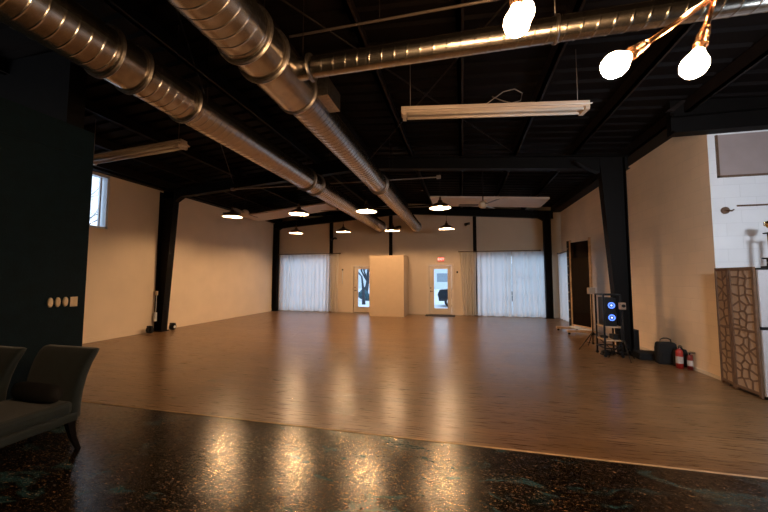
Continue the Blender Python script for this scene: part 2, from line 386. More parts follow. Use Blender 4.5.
# rigid frames: tapered columns + rafters
def rafter(y, name='roof_rafter'):
    for sx in (-1, 1):
        xe = XL + .05 if sx < 0 else 3.50
        dpt = .30
        mb = MB()
        f = lambda a, b_, c: (a, c, b_)
        def seg(z_off0, z_off1, y0, y1):
            p = [(RIDGE, zb(RIDGE) + z_off0), (xe, zb(xe) + z_off0), (xe, zb(xe) + z_off1), (RIDGE, zb(RIDGE) + z_off1)]
            mb.prism(p, y0, y1, f)
        seg(0, .015, y - .09, y + .09); seg(.015, dpt - .015, y - .008, y + .008); seg(dpt - .015, dpt, y - .09, y + .09)
        struct(mb.build(name, M_black))
def column(xo, xb, xt, y, z1, name='steel_column'):   # xo outer face, xb inner face at base, xt inner face at top
    mb = MB(); s_ = 1 if xb > xo else -1; t = .014
    mb.box(min(xo, xo + s_ * t), max(xo, xo + s_ * t), y - .1, y + .1, 0, z1)
    mb.hexa([(xo, y - .008, 0), (xb, y - .008, 0), (xb, y + .008, 0), (xo, y + .008, 0), (xo, y - .008, z1), (xt, y - .008, z1), (xt, y + .008, z1), (xo, y + .008, z1)])
    mb.hexa([(xb - s_ * t, y - .1, 0), (xb, y - .1, 0), (xb, y + .1, 0), (xb - s_ * t, y + .1, 0), (xt - s_ * t, y - .1, z1), (xt, y - .1, z1), (xt, y + .1, z1), (xt - s_ * t, y + .1, z1)])
    # knee plate
    mb.hexa([(xt, y - .09, z1 - .30), (xt + s_ * .45, y - .09, z1 - .03), (xt + s_ * .45, y + .09, z1 - .03), (xt, y + .09, z1 - .30), (xt, y - .09, z1 - .02), (xt + s_ * .45, y - .09, z1), (xt + s_ * .45, y + .09, z1), (xt, y + .09, z1 - .02)])
    mb.box(xo - .02 if s_ > 0 else xb - .04, xb + .04 if s_ > 0 else xo + .02, y - .13, y + .13, 0, .02)
    return struct(mb.build(name, M_black))
for y in (8.0, 14.05, 2.0): rafter(y)
column(XL + .02, -8.42, -8.16, 8.0, 4.08)
column(3.34, 3.11, 2.86, 7.82, 4.08)
column(XL + .02, -8.46, -8.46, 14.08, 4.1)
column(3.38, 3.14, 3.12, 14.0, 4.1)
# girt posts on the back wall
for x in (-5.83, -3.04, .53):
    struct(MB().box(x - .07, x + .07, YB - .09, YB - .08, 0, zb(x) + .1).box(x - .006, x + .006, YB - .09, YB, 0, zb(x) + .1).box(x - .07, x + .07, YB - .01, YB, 0, zb(x) + .1).build('wall_post', M_black))
# cross bracing rods
for a, b_ in [((-2.3, 2.2, 4.5), (1.2, 7.8, 4.35)), ((1.2, 2.2, 4.3), (-2.3, 7.8, 4.4)), ((-2.6, 2.2, 4.5), (-6.1, 7.8, 4.15))]:
    struct(MB().cyl(a, b_, .010, n=8).build('brace_rod', M_purlin))
struct(MB().hexa([(3.20, 6.02, 4.2), (3.32, 6.02, 4.2), (3.32, 6.06, 4.2), (3.20, 6.06, 4.2), (3.42, 6.02, 4.36), (3.50, 6.02, 4.36), (3.50, 6.06, 4.36), (3.42, 6.06, 4.36)]).build('corner_brace', M_purlin))

# booth in front of the back wall
struct(MB().box(-3.70, -2.27, 13.12, YB, 0, 2.46).build('wall_booth', mat('booth_cream_paint', (.52, .39, .25), .55, var=.03)))

# ------------------------------------------------------------------ windows and doors
def pane_y(x0, x1, z0, z1, y, par): MB().box(x0, x1, y - .004, y + .004, z0, z1).build('pane', M_glass, par)
def big_window(n, r, nx, nz):
    x0, x1, z0, z1 = r; t = sroot('window_%d' % n); mb = MB(); y0, y1 = YB + .03, YB + .10
    for x in (x0, x1 - .06): mb.box(x, x + .06, y0, y1, z0, z1)
    for z in (z0, z1 - .06): mb.box(x0, x1, y0, y1, z, z + .06)
    for i in range(1, nx):
        xx = x0 + (x1 - x0) * i / nx; mb.box(xx - .02, xx + .02, y0 + .01, y1 - .01, z0, z1)
    for i in range(1, nz):
        zz = z0 + (z1 - z0) * i / nz; mb.box(x0, x1, y0 + .01, y1 - .01, zz - .02, zz + .02)
    mb.build('window_frame', M_wtrim, t); pane_y(x0, x1, z0, z1, YB + .065, t)
big_window(1, wl, 4, 3); big_window(2, wr, 4, 3)
# high window on the left wall
t = sroot('window_3'); mb = MB(); y0, y1, z0, z1 = WIN
mb.box(XL - .17, XL + .012, y0, y0 + .05, z0, z1).box(XL - .17, XL + .012, y1 - .06, y1, z0, z1).box(XL - .17, XL + .012, y0, y1, z0, z0 + .05).box(XL - .17, XL + .012, y0, y1, z1 - .05, z1).box(XL - .12, XL - .08, y1 - .16, y1 - .12, z0, z1)
mb.build('window_frame', M_wtrim, t); MB().box(XL - .105, XL - .097, y0, y1, z0, z1).build('pane', M_glass, t)
# window behind the right-hand side curtain
t = sroot('window_4'); mb = MB(); y0, y1, z0, z1 = RW
mb.box(XR + .05, XR + .12, y0, y0 + .05, z0, z1).box(XR + .05, XR + .12, y1 - .05, y1, z0, z1).box(XR + .05, XR + .12, y0, y1, z0, z0 + .05).box(XR + .05, XR + .12, y0, y1, z1 - .05, z1)
mb.build('window_frame', M_wtrim, t); MB().box(XR + .08, XR + .09, y0, y1, z0, z1).build('pane', M_glass, t)
# near-room window that lets daylight onto the white wall
t = sroot('window_5'); mb = MB(); y0, y1, z0, z1 = NW
mb.box(NR + .05, NR + .12, y0, y0 + .05, z0, z1).box(NR + .05, NR + .12, y1 - .05, y1, z0, z1).box(NR + .05, NR + .12, y0, y1, z0, z0 + .05).box(NR + .05, NR + .12, y0, y1, z1 - .05, z1).box(NR + .06, NR + .11, (y0 + y1) / 2 - .02, (y0 + y1) / 2 + .02, z0, z1)
mb.build('window_frame', M_wtrim, t); MB().box(NR + .08, NR + .09, y0, y1, z0, z1).build('pane', M_glass, t)

def door(n, r, g, side):
    x0, x1, z0, z1 = r; gx0, gx1, gz0, gz1 = g; t = sroot('door_%d' % n); y = YB
    mb = MB(); mb.box(x0 - .10, x0, y - .03, y + .06, 0, z1 + .09).box(x1, x1 + .10, y - .03, y + .06, 0, z1 + .09).box(x0, x1, y - .03, y + .06, z1, z1 + .09)
    mb.build('door_frame', M_trim, t)
    mb = MB(); Y0, Y1 = y + .02, y + .065
    mb.box(x0 + .01, gx0, Y0, Y1, .02, z1 - .01).box(gx1, x1 - .01, Y0, Y1, .02, z1 - .01).box(gx0, gx1, Y0, Y1, .02, gz0).box(gx0, gx1, Y0, Y1, gz1, z1 - .01)
    mb.build('door_leaf', M_trim, t)
    mb = MB()
    for a in ((gx0 - .03, gx0, gz0 - .03, gz1 + .03), (gx1, gx1 + .03, gz0 - .03, gz1 + .03)): mb.box(a[0], a[1], Y0 - .012, Y0, a[2], a[3])
    mb.box(gx0, gx1, Y0 - .012, Y0, gz0 - .03, gz0).box(gx0, gx1, Y0 - .012, Y0, gz1, gz1 + .03)
    mb.build('glazing_bead', M_trim, t)
    pane_y(gx0, gx1, gz0, gz1, y + .045, t)
    hx = x0 + .07 if side < 0 else x1 - .07
    MB().cyl((hx, Y0, .98), (hx, Y0 - .06, .98), .012, n=10).cyl((hx, Y0 - .055, .98), (hx - side * .11, Y0 - .055, .98), .010, n=8).cyl((hx, Y0 - .008, .98), (hx, Y0, .98), .03).build('door_handle', M_rod, t)
    MB().cyl((hx, Y0 - .02, 1.12), (hx, Y0, 1.12), .026).build('deadbolt', M_rod, t)
    MB().box(x0, x1, y - .01, y + .16, 0, .018).build('threshold', M_rod, t)
door(1, dl, (-4.55, -4.02, .26, 1.94), -1)
door(2, dr, (-1.17, -.60, .27, 1.93), -1)

# ------------------------------------------------------------------ outside, as seen through the glass
struct(MB().box(-60, 60, YB + .18, 90, -.25, -.15).build('ground', M_ground))
struct(MB().box(-60, XL - .2, -40, YB + .18, -.25, -.15).build('ground', M_ground))
struct(MB().box(XR + .2, 60, -40, YB + .18, -.25, -.15).build('ground', M_ground))
t = thing('building', (-7, 52, -.15), 'long low grey building far outside beyond the right glass door', 'building')
mb = MB().box(-14, 26, 0, 8, 0, 3.4); mb.build('wall', M_bldg, t)
MB().box(-14.3, 26.3, -.3, 8.3, 3.4, 3.8).build('roof', mat('pale_roof', (.7, .74, .78), .8), t)
for i in range(10): MB().box(-12 + i * 3.8, -10.2 + i * 3.8, -.04, 0, 1.1, 2.4).build('window', M_bldgw, t)
def tree(loc, h, seed, label, depth=5, group=None):
    rnd = random.Random(seed); t = thing('tree', loc, label, 'tree', group)
    mt, mbn = MB(), MB()
    def br(p, d, L, r, k):
        pts = [p]; rr = [r]; q = p.copy()
        for i in range(4):
            d = (d + Vector((rnd.uniform(-.12, .12), rnd.uniform(-.12, .12), rnd.uniform(-.02, .1)))).normalized(); q = q + d * L / 4; pts.append(q.copy()); rr.append(r * (1 - .14 * (i + 1)))
        (mt if k == depth else mbn).tube(pts, rr, 6 if k > 2 else 4)
        if k == 0: return
        for j in range(3 if k > 1 else 4):
            i = rnd.choice((2, 3, 4)); a = rnd.uniform(0, 2 * PI); nd = (d * .75 + Vector((math.cos(a), math.sin(a), rnd.uniform(-.1, .4))) * .75).normalized()
            br(pts[i], nd, L * rnd.uniform(.6, .8), rr[i] * .68, k - 1)
    br(Vector((0, 0, 0)), Vector((0, 0, 1)), h * .33, h * .022, depth)
    mt.build('trunk', M_bark, t); mbn.build('branches', M_bark, t)
tree((-6.15, 20.5, -.15), 5.5, 3, 'bare dark tree standing outside the left glass door')
tree((-7.9, 27, -.15), 8.5, 5, 'bare tree further back beyond the left glass door')
tree((-11.2, 7.8, -.15), 6.0, 11, 'bare tree filling the high window on the left wall')
tree((-14.4, 9.9, -.15), 7.8, 17, 'second bare tree further out beyond the high left window')
def bush(loc, r, seed, label):
    rnd = random.Random(seed); mb = MB()
    for i in range(9):
        a = rnd.uniform(0, 2 * PI); k = rnd.uniform(0, .6) * r
        mb.sphere((math.cos(a) * k, math.sin(a) * k, r * rnd.uniform(.3, 1.1)), r * rnd.uniform(.4, .65), n=10, m_=7)
    o = mb.build('bush', M_leaf, None, loc); tag(o, label, 'bush')
    tx = bpy.data.textures.new('bushnoise', 'CLOUDS'); tx.noise_scale = .25
    sb = o.modifiers.new('s', 'SUBSURF'); sb.levels = 1; sb.render_levels = 1; dm = o.modifiers.new('d', 'DISPLACE'); dm.texture = tx; dm.strength = .35
bush((-7.15, 24.0, -.15), .55, 2, 'dark evergreen bush outside beyond the left glass door')
# parked car seen through the right glass door
t = thing('car', (-.35, 20.6, -.15), 'dark car parked outside the right glass door', 'car')
prof = [(-1.0, .35), (-1.05, .8), (-.95, 1.0), (-.3, 1.08), (.15, 1.5), (1.7, 1.55), (2.6, 1.1), (3.1, .95), (3.2, .4)]
f = lambda a, b_, c: (a, c, b_)
MB().prism([(-1.0, .35), (-1.05, .8), (-.95, 1.0), (-.3, 1.06), (2.6, 1.06), (3.1, .95), (3.2, .4)], -.85, .85, f).build('body', M_car, t)
MB().prism([(-.2, 1.06), (.15, 1.47), (1.7, 1.52), (2.5, 1.06)], -.72, .72, f).build('cabin', M_carg, t)
MB().prism([(.12, 1.46), (.22, 1.54), (1.65, 1.58), (1.75, 1.49)], -.7, .7, f).build('roof', M_car, t)
for x in (-.35, 2.4):
    for s_ in (-1, 1): 
        wv = MB().cyl((x, s_ * .70, .33), (x, s_ * .90, .33), .33, n=20).build('wheel', M_tyre, t)
        MB().cyl((x, s_ * .90, .33), (x, s_ * .915, .33), .19, n=16).build('hubcap', M_silver, wv)
MB().box(-1.08, -1.0, -.75, -.45, .62, .76).build('headlight', M_paper, t); MB().box(-1.08, -1.0, .45, .75, .62, .76).build('headlight', M_paper, t)

# ------------------------------------------------------------------ curtains and rods
def curtain(name, a, b_, z0, z1, waves, amp, seed, label, flare=0.0, group='sheer white floor-length curtains'):
    rnd = random.Random(seed); a, b_ = Vector(a), Vector(b_); d = (b_ - a); L = d.length; d.normalize(); nrm = Vector((-d.y, d.x, 0))
    n = int(waves * 12); ph = [rnd.uniform(.7, 1.3) for _ in range(waves + 2)]; am = [rnd.uniform(.45, 1.2) for _ in range(waves + 2)]
    mb = MB(); bm = mb.bm; rows = []
    for j in range(13):
        v = j / 12; z = z1 + (z0 - z1) * v; row = []
        for i in range(n + 1):
            u = i / n; k = u * waves; ki = int(k); fr = k - ki; A = am[ki] * (1 - fr) + am[ki + 1] * fr
            off = math.sin(2 * PI * (k + .15 * math.sin(k * 2.1 + v * .8))) * amp * A * (.65 + .35 * v)
            sh = flare * v * v * (1 - u) * L
            row.append(bm.verts.new(a + d * (u * L - sh + .012 * math.sin(9 * u + 3 * v)) + nrm * off + Vector((0, 0, z + (.012 * math.sin(k * 2.7) if j == 12 else 0)))))
        rows.append(row)
    for A, B in zip(rows, rows[1:]):
        for i in range(n): bm.faces.new((A[i], A[i + 1], B[i + 1], B[i])).smooth = True
    o = mb.build(name, M_curt); return tag(o, label, 'curtain', group)
YC = YB - .155
curtain('curtain', (-8.40, YC, 0), (-5.88, YC, 0),   .035, 2.62, 13, .040, 1, 'wide backlit white curtain over the big window at the back left')
curtain('curtain', (-5.87, YC, 0), (-5.42, YC, 0), .02, 2.62, 5, .035, 2, 'narrow tan-looking curtain bunch at right end of the back left window')
curtain('curtain', (-.06, YC, 0), (.56, YC, 0), .02, 2.60, 6, .040, 3, 'unlit tan-looking curtain bunch at left end of the back right window', flare=-.12)
curtain('curtain', (.58, YC, 0), (1.93, YC, 0), .02, 2.60, 7, .042, 4, 'backlit white curtain, left of the pair over the back right window', flare=0)
curtain('curtain', (1.95, YC, 0), (3.40, YC, 0), .02, 2.60, 8, .042, 5, 'backlit white curtain, right of the pair over the back right window')
curtain('curtain', (3.60, 12.7, 0), (3.60, 13.9, 0), .03, 2.45, 7, .035, 6, 'backlit white curtain on the right side wall behind the tall mirror')
def rod(a, b_, label, wallv):
    a, b_ = Vector(a), Vector(b_); t = thing('curtain_rod', a, label, 'curtain rod'); d = b_ - a
    MB().cyl((0, 0, 0), d, .016, n=10).build('rod', M_rod, t)
    MB().sphere((0, 0, 0), .032, n=12, m_=8).build('finial', M_rod, t); MB().sphere(tuple(d), .032, n=12, m_=8).build('finial', M_rod, t)
    for k in (.04, .96): p_ = d * k; MB().cyl(p_, p_ + Vector(wallv), .012, n=8).build('bracket', M_rod, t)
rod((-8.45, YB - .155, 2.65), (-5.36, YB - .155, 2.65), 'dark rod above the back left curtains', (0, .155, 0))
rod((-.12, YB - .155, 2.64), (3.00, YB - .155, 2.64), 'dark rod above the back right curtains', (0, .155, 0))
rod((3.60, 12.6, 2.49), (3.60, 13.95, 2.49), 'dark rod above the side wall curtain near the mirror', (.22, 0, 0))
def holdback(x, z, label):
    t = thing('curtain_holdback', (x, YB, z), label, 'holdback')
    MB().cyl((0, 0, 0), (0, -.05, 0), .012, n=8).box(-.03, .03, -.06, -.04, -.03, .05).build('bracket', M_blackpl, t)
    return t
t = holdback(-5.27, 1.90, 'black bracket with a white pull wand right of the left curtains')
MB().cyl((0, -.055, -.02), (0, -.055, -.62), .016, n=8).build('wand', M_wtrim, t)
holdback(-.20, 1.78, 'small black bracket between right glass door and curtains')

# exit sign
t = thing('exit_sign', (-.865, YB, 2.235), 'small red lit EXIT sign above the right glass door', 'exit sign')
MB().box(-.15, .15, -.05, 0, 0, .20, bev=.006).build('housing', M_fixt, t)
MB().box(-.135, .135, -.056, -.05, .015, .185).build('face', M_exit, t)
tx = bpy.data.curves.new('exit_text', 'FONT'); tx.body = 'EXIT'; tx.size = .13; tx.align_x = 'CENTER'; tx.align_y = 'CENTER'; tx.extrude = .002; tx.offset = .002
o = bpy.data.objects.new('lettering', tx); COL.objects.link(o); o.parent = t; o.location = (0, -.059, .10); o.rotation_euler = (PI / 2, 0, 0); tx.materials.append(M_exitw)
bpy.context.view_layer.update()
me = bpy.data.meshes.new_from_object(o.evaluated_get(bpy.context.evaluated_depsgraph_get())); bpy.data.objects.remove(o)
o = bpy.data.objects.new('lettering', me); COL.objects.link(o); o.parent = t; o.location = (0, -.059, .10); o.rotation_euler = (PI / 2, 0, 0)
# door mat
tag(MB().box(-1.50, -.30, 13.55, 14.20, 0, .012, bev=.004).build('door_mat', M_mat), 'dark flat mat on the floor at the right glass door', 'door mat')

# small spotlights high on the back wall
def spot(x, z, s_, label):
    t = thing('wall_spotlight', (x, YB, z), label, 'spotlight')
    MB().cyl((0, 0, 0), (0, -.03, 0), .05, n=14).cyl((0, -.03, 0), (0, -.12, .0), .014, n=8).build('mount', M_blackpl, t)
    MB().cyl((-s_ * .02, -.10, .02), (s_ * .14, -.26, -.07), .035, .065, n=14).build('head', M_blackpl, t)
spot(-2.62, 3.78, -1, 'small black spotlight on the back wall above the booth')
spot(.30, 3.82, -1, 'small black spotlight on the back wall above the right door')
spot(-5.62, 3.35, -1, 'small black spotlight by the post above the left curtains')

# ------------------------------------------------------------------ ducts
def spiral(mb, p0, L, r, pitch=.1, n=40, h=.0028):      # along +Y in local frame
    bm = mb.bm; k = int(math.ceil(L / pitch)) + 1; rows = []
    offs = [(0, 0), (.03, 0), (.80, 0), (.83, .0001), (.86, h), (.94, h), (.97, .0001)]
    for i in range(k):
        for o_, dr_ in offs: rows.append((i * pitch + o_ * pitch, dr_))
    V = []
    for y, dr_ in rows:
        ring = []
        for a in range(n + 1):
            th = 2 * PI * a / n; yy = min(max(y + pitch * a / n - pitch / 2, 0), L)
            ring.append(bm.verts.new((p0[0] + (r + dr_) * math.cos(th), p0[1] + yy, p0[2] + (r + dr_) * math.sin(th))))
        V.append(ring)
    for A, B in zip(V, V[1:]):
        for a in range(n): bm.faces.new((A[a], A[a + 1], B[a + 1], B[a])).smooth = True
    return mb
def collar(y, r, w=.03, h=.028, n=40):
    return MB().lathe([(r - .003, y - w / 2), (r + h, y - w / 2), (r + h, y - w / 2 + .008), (r + h * .45, y - w / 2 + .012), (r + h * .45, y + w / 2 - .012), (r + h, y + w / 2 - .008), (r + h, y + w / 2), (r - .003, y + w / 2)], d=(0, 1, 0), n=n, closed=True)
ZD = 3.65
def hang(t, y, r):
    x0 = t.location.x; zt = zb(x0) + .50 - ZD
    MB().cyl((r + .01, y, 0), (r + .01, y, zt), .004, n=6).build('hanger_rod', M_purlin, t); MB().cyl((-r - .01, y, 0), (-r - .01, y, zt), .004, n=6).build('hanger_rod', M_purlin, t)
# duct A
RA = .225
t = thing('spiral_duct', (-3.22, 0, ZD), 'long galvanised spiral duct, left of the two running down the room', 'air duct')
def plain(r, y0, y1, r1=None): return MB().lathe([(r, y0), (r1 or r, y1)], d=(0, 1, 0), n=48)
spiral(MB(), (0, -2.0, 0), 4.30, RA).build('duct_section', M_galv, t)
plain(RA, 2.28, 2.60).build('coupling', M_galv, t)
spiral(MB(), (0, 2.57, 0), 4.28, RA - .004, h=.004).build('duct_section', M_galv, t)
spiral(MB(), (0, 6.84, 0), 6.2, RA - .008, h=.006).build('duct_section', M_galv, t)
for y in (2.28, 2.56, 3.20, 6.40, 6.84, 13.02): collar(y, RA).build('collar', M_galvd, t)
MB().lathe([(RA - .02, 13.03), (RA * .55, 13.0), (RA * .5, 12.98), (0, 12.98)], d=(0, 1, 0)).build('end_cap', M_galvd, t)
for y in (3.30, 6.9, 10.0): hang(t, y, RA)
# duct B
t = thing('spiral_duct', (-1.80, 0, ZD), 'thicker galvanised spiral duct nearer the centre, with a branch and a box on it', 'air duct')
spiral(MB(), (0, -2.0, 0), 4.38, .245).build('duct_section', M_galv, t)
plain(.245, 2.37, 3.26).build('coupling', M_galv, t)
plain(.245, 3.25, 3.35, .207).build('reducer', M_galv, t)
spiral(MB(), (0, 3.33, 0), 3.80, .205, h=.0045).build('duct_section', M_galv, t)
spiral(MB(), (0, 7.12, 0), 6.35, .198, h=.006).build('duct_section', M_galv, t)
for y, r in ((2.38, .245), (2.66, .245)): collar(y, r).build('collar', M_galvd, t)
for y, r in ((3.30, .228), (7.02, .205), (7.14, .205), (13.46, .198)): collar(y, r).build('collar', M_galvd, t)
MB().lathe([(.18, 13.47), (.11, 13.44), (.1, 13.42), (0, 13.42)], d=(0, 1, 0)).build('end_cap', M_galvd, t)
MB().box(.16, .34, 3.40, 3.80, -.02, .20, bev=.006).build('tap_box', M_galvd, t)
for y in (3.0, 7.2, 10.6): hang(t, y, .22)
# duct C branch along X
t = thing('branch_duct', (-1.80, 2.94, ZD), 'thinner spiral branch duct crossing the ceiling to the right', 'air duct', rz=-PI / 2)
spiral(MB(), (0, .34, 0), 8.3, .098, pitch=.12, n=32).build('duct_section', M_galv, t)
MB().lathe([(.105, .20), (.105, .36)], d=(0, 1, 0), n=32).build('saddle', M_galv, t)
for y in (.36,): collar(y, .10, w=.025, h=.03, n=32).build('collar', M_galvd, t)
for y in (2.6, 5.2): 
    MB().lathe([(.10, y - .012), (.112, y - .012), (.112, y + .012), (.10, y + .012)], d=(0, 1, 0), n=32, closed=True).cyl((0, y, .10), (0, y, zb(-1.8 + y) + .5 - ZD), .004, n=6).build('hanger_strap', M_galvd, t)

# conduits under the roof
def conduit(a, b_, r, label, jb=True):
    a, b_ = Vector(a), Vector(b_); t = thing('conduit', a, label, 'conduit'); d = b_ - a
    MB().cyl((0, 0, 0), d, r, n=8).build('pipe', M_conduit, t)
    if jb: MB().box(-.05, .05, -.05, .05, -.035, .035, bev=.008).build('junction_box', M_conduit, t); MB().box(d.x - .05, d.x + .05, d.y - .05, d.y + .05, d.z - .035, d.z + .035, bev=.008).build('junction_box', M_conduit, t)
    for k in (.2, .5, .8): p_ = d * k; MB().cyl(p_, (p_.x, p_.y, zb(a.x + p_.x) + .50 - a.z), .004, n=5).build('hanger_rod', M_purlin, t)
conduit((-6.0, 7.66, 3.93), (-.51, 7.80, 3.93), .016, 'thin pale conduit crossing the ceiling above the front row of lamps')
conduit((-4.85, 10.8, 3.92), (-1.04, 10.94, 3.92), .016, 'thin pale conduit further back above the rear row of lamps', jb=False)
conduit((-1.76, 3.06, 4.12), (3.2, 3.06, 4.12), .013, 'thin conduit just behind and above the branch duct', jb=False)

# fluorescent fixtures (off)
def strip_light(p0, p1, label, cable=False):
    p0, p1 = Vector(p0), Vector(p1); L = (p1 - p0).length; t = thing('fluorescent_fixture', p0, label, 'ceiling light', 'unlit fluorescent fixtures', rz=math.atan2((p1 - p0).y, (p1 - p0).x))
    f = lambda a, b_, c: (c, a, b_)
    MB().prism([(-.06, .0), (.06, .0), (.06, .085), (-.06, .085)], 0, L, f).build('housing', M_fixt, t)
    MB().prism([(-.115, .012), (-.06, .03), (-.06, .042), (-.12, .022)], 0, L, f).prism([(.115, .012), (.06, .03), (.06, .042), (.12, .022)], 0, L, f).build('reflector', M_fixt, t)
    for s_ in (-1, 1):
        MB().cyl((.08, s_ * .06, -.022), (L - .08, s_ * .06, -.022), .019, n=12).build('tube', mat('fluorescent_tube', (.60, .50, .40), .3, var=.02), t)
    MB().box(.02, .07, -.09, .09, -.045, 0).build('lampholder', M_fixt, t); MB().box(L - .07, L - .02, -.09, .09, -.045, 0).build('lampholder', M_fixt, t)
    for x in (.12, L - .12): MB().cyl((x, 0, .085), (x, 0, zb(p0.x) + .50 - p0.z), .004, n=6).build('hanger_chain', M_conduit, t)
    if cable:
        pts = [(L * .48 + .42 * math.sin(a) * (1 if a < 4 else .9), .05, .09 + .20 * (1 - math.cos(a)) / 2) for a in [i * .35 for i in range(18)]]
        pts = [(L * .45, 0, .08), (L * .5, 0, .17), (L * .56, 0, .27), (L * .62, 0, .30), (L * .66, 0, .24), (L * .65, 0, .14), (L * .60, 0, .11), (L * .55, 0, .15), (L * .5, .02, .22)]
        MB().tube(pts, .007, 6).build('cable', M_conduit, t)
strip_light((-.76, 4.23, 3.72), (1.60, 4.62, 3.76), 'long unlit white fluorescent fixture with a looped cable, hung right of the ducts', True)
strip_light((-6.72, 4.62, 3.70), (-4.38, 4.38, 3.74), 'unlit white fluorescent fixture at left, partly behind the teal wall')

# white boards under the roof at the back
def board(x0, x1, y0a, y1a, y0b, y1b, za, zc, label):
    o = MB().hexa([(x0, y0a, za), (x1, y0b, zc), (x1, y1b, zc), (x0, y1a, za), (x0, y0a, za + .06), (x1, y0b, zc + .06), (x1, y1b, zc + .06), (x0, y1a, za + .06)]).build('ceiling_panel', M_fixt)
    tag(o, label, 'ceiling panel', 'white panels below the roof')
board(-.92, 2.60, 10.05, 11.25, 10.75, 12.0, 3.99, 3.93, 'long white board below the roof behind the right ceiling fan')
board(-8.10, -4.45, 10.9, 12.0, 10.3, 11.3, 3.86, 4.04, 'long white board below the roof behind the left ceiling fan')

# ceiling fans
def fan(loc, angs, R_, mb_mat, label, mats=None):
    t = thing('ceiling_fan', loc, label, 'ceiling fan'); zt = zb(loc[0]) + .50 - loc[2]
    MB().cyl((0, 0, .1), (0, 0, zt), .014, n=8).lathe([(.0, zt), (.06, zt), (.05, zt - .06), (.0, zt - .07)], n=16).build('downrod', M_purlin, t)
    MB().lathe([(0, -.09), (.06, -.085), (.11, -.04), (.12, .02), (.10, .07), (.05, .11), (0, .12)], n=24).build('motor', M_fanw, t)
    for i, a in enumerate(angs):
        ca, sa = math.cos(a), math.sin(a)
        def g(x, y, z): tw = y * .22; return (x * ca - y * sa, x * sa + y * ca, z + tw)
        m_ = (mats or [mb_mat] * 9)[i]
        bl = MB().loft([[g(.12, -.045, 0), g(.12, .045, 0), g(.12, .045, .012), g(.12, -.045, .012)], [g(.3, -.07, 0), g(.3, .07, 0), g(.3, .07, .010), g(.3, -.07, .010)], [g(R_, -.075, .01), g(R_, .075, .01), g(R_, .075, .018), g(R_, -.075, .018)], [g(R_ + .04, -.04, .01), g(R_ + .04, .04, .01), g(R_ + .04, .04, .018), g(R_ + .04, -.04, .018)]], smooth=False)
        bl.build('blade', m_, t)
fan((.57, 9.15, 3.50), [math.radians(-58), math.radians(62), math.radians(182)], .60, M_fanb, 'ceiling fan with cream motor in front of the right white board', [M_fanb, M_fanl, M_fanb])
fan((-6.40, 8.75, 3.50), [math.radians(188), math.radians(8), math.radians(98), math.radians(278)], .66, M_blade2, 'ceiling fan with dark blades beside the leftmost front lamp')

# ------------------------------------------------------------------ pendant lamps
def pendant():
    t = thing('pendant_lamp', (0, 0, 0), '', 'pendant lamp', 'bronze warehouse pendant lamps')
    R_ = .27
    out = [(R_, 0), (R_ + .006, .004), (R_ - .01, .030), (.20, .085), (.12, .125), (.06, .15), (.055, .20), (.0, .21)]
    MB().lathe(out, n=40).build('lamp_shade', M_bronze, t)
    MB().lathe([(R_ - .002, .002), (R_ - .02, .028), (.19, .080), (.11, .118), (.05, .14), (0, .142)], n=40).build('shade_lining', M_shade_in, t)
    MB().cyl((0, 0, .21), (0, 0, .29), .032, .024, n=16).build('socket', M_bronze, t)
    MB().sphere((0, 0, .092), .042, n=16, m_=10).build('bulb', M_lamp, t)
    MB().cyl((0, 0, .29), (0, 0, .9), .006, n=6).build('cord', M_blackpl, t)
    return t
lamp0 = pendant()
spots = [(-6.36, 8.12, 'leftmost lamp of the front row, beside the ceiling fan'), (-4.32, 8.19, 'second lamp from the left in the front row, over the rear-left lamp'),
         (-2.42, 8.26, 'third lamp from the left in the front row, beneath the ducts'), (-.51, 8.27, 'rightmost lamp of the front row, brightest and largest'),
         (-6.27, 11.7, 'leftmost lamp of the rear row, above the left curtains'), (-4.36, 11.79, 'second from left in the rear row, above the left glass door'),
         (-2.48, 11.9, 'third lamp from the left in the rear row, above the booth'), (-.52, 11.85, 'rightmost lamp of the rear row, above the EXIT sign')]
for i, (x, y, lb) in enumerate(spots):
    o = lamp0 if i == 0 else copy_tree(lamp0)
    o.location = (x, y, 3.28); o['label'] = 'bronze pendant lamp, ' + lb
    for ch in o.children:
        if ch.name.startswith('cord'): ch.scale = (1, 1, 1); 
    dz = zb(x) + .50 - 3.28
    for ch in o.children:
        if ch.name.startswith('cord'): ch.scale.z = (dz - .29) / .61; ch.location.z = .29 - .29 * ch.scale.z

# globe bulb fixtures close to the camera
def globe_arm(t, hub, bulb, lbl=None):
    hub, bulb = Vector(hub), Vector(bulb); d = (bulb - hub).normalized(); L = (bulb - hub).length; r = .039
    MB().cyl(hub, hub + d * (L - .135), .0085, n=12).build('arm', M_copper, t)
    s0 = hub + d * (L - .135)
    MB().lathe([(.0, 0), (.013, 0), (.014, .012), (.010, .016), (.017, .022), (.017, .055), (.021, .058), (.021, .066), (.016, .070), (.016, .088), (0, .088)], o=s0, d=d, n=20).build('socket', M_copper, t)
    MB().lathe([(.0, -r * 1.0), (r * .5, -r * .87), (r * .87, -r * .5), (r, 0), (r * .92, r * .42), (r * .66, r * .82), (.017, r * 1.25), (.014, r * 1.55), (0, r * 1.6)], o=bulb, d=-d, n=20).build('bulb', M_globe, t)
def loc_(t, p_): return tuple(Vector(p_) - t.location)
HUB = (.832, 1.262, 2.495)
t = thing('globe_chandelier', HUB, 'copper branching fixture with two lit globe bulbs at top right', 'chandelier')
MB().sphere((0, 0, 0), .022).build('hub', M_copper, t)
MB().cyl((0, 0, 0), (0, 0, zb(.83) + .50 - HUB[2]), .009, n=12).build('stem', M_copper, t)
globe_arm(t, (0, 0, -.01), loc_(t, (.48, 1.149, 2.223))); globe_arm(t, (0, 0, 0), loc_(t, (.758, 1.263, 2.252)))
globe_arm(t, (0, 0, 0), (.22, -.12, .20)); globe_arm(t, (0, 0, 0), (.05, .18, .26))
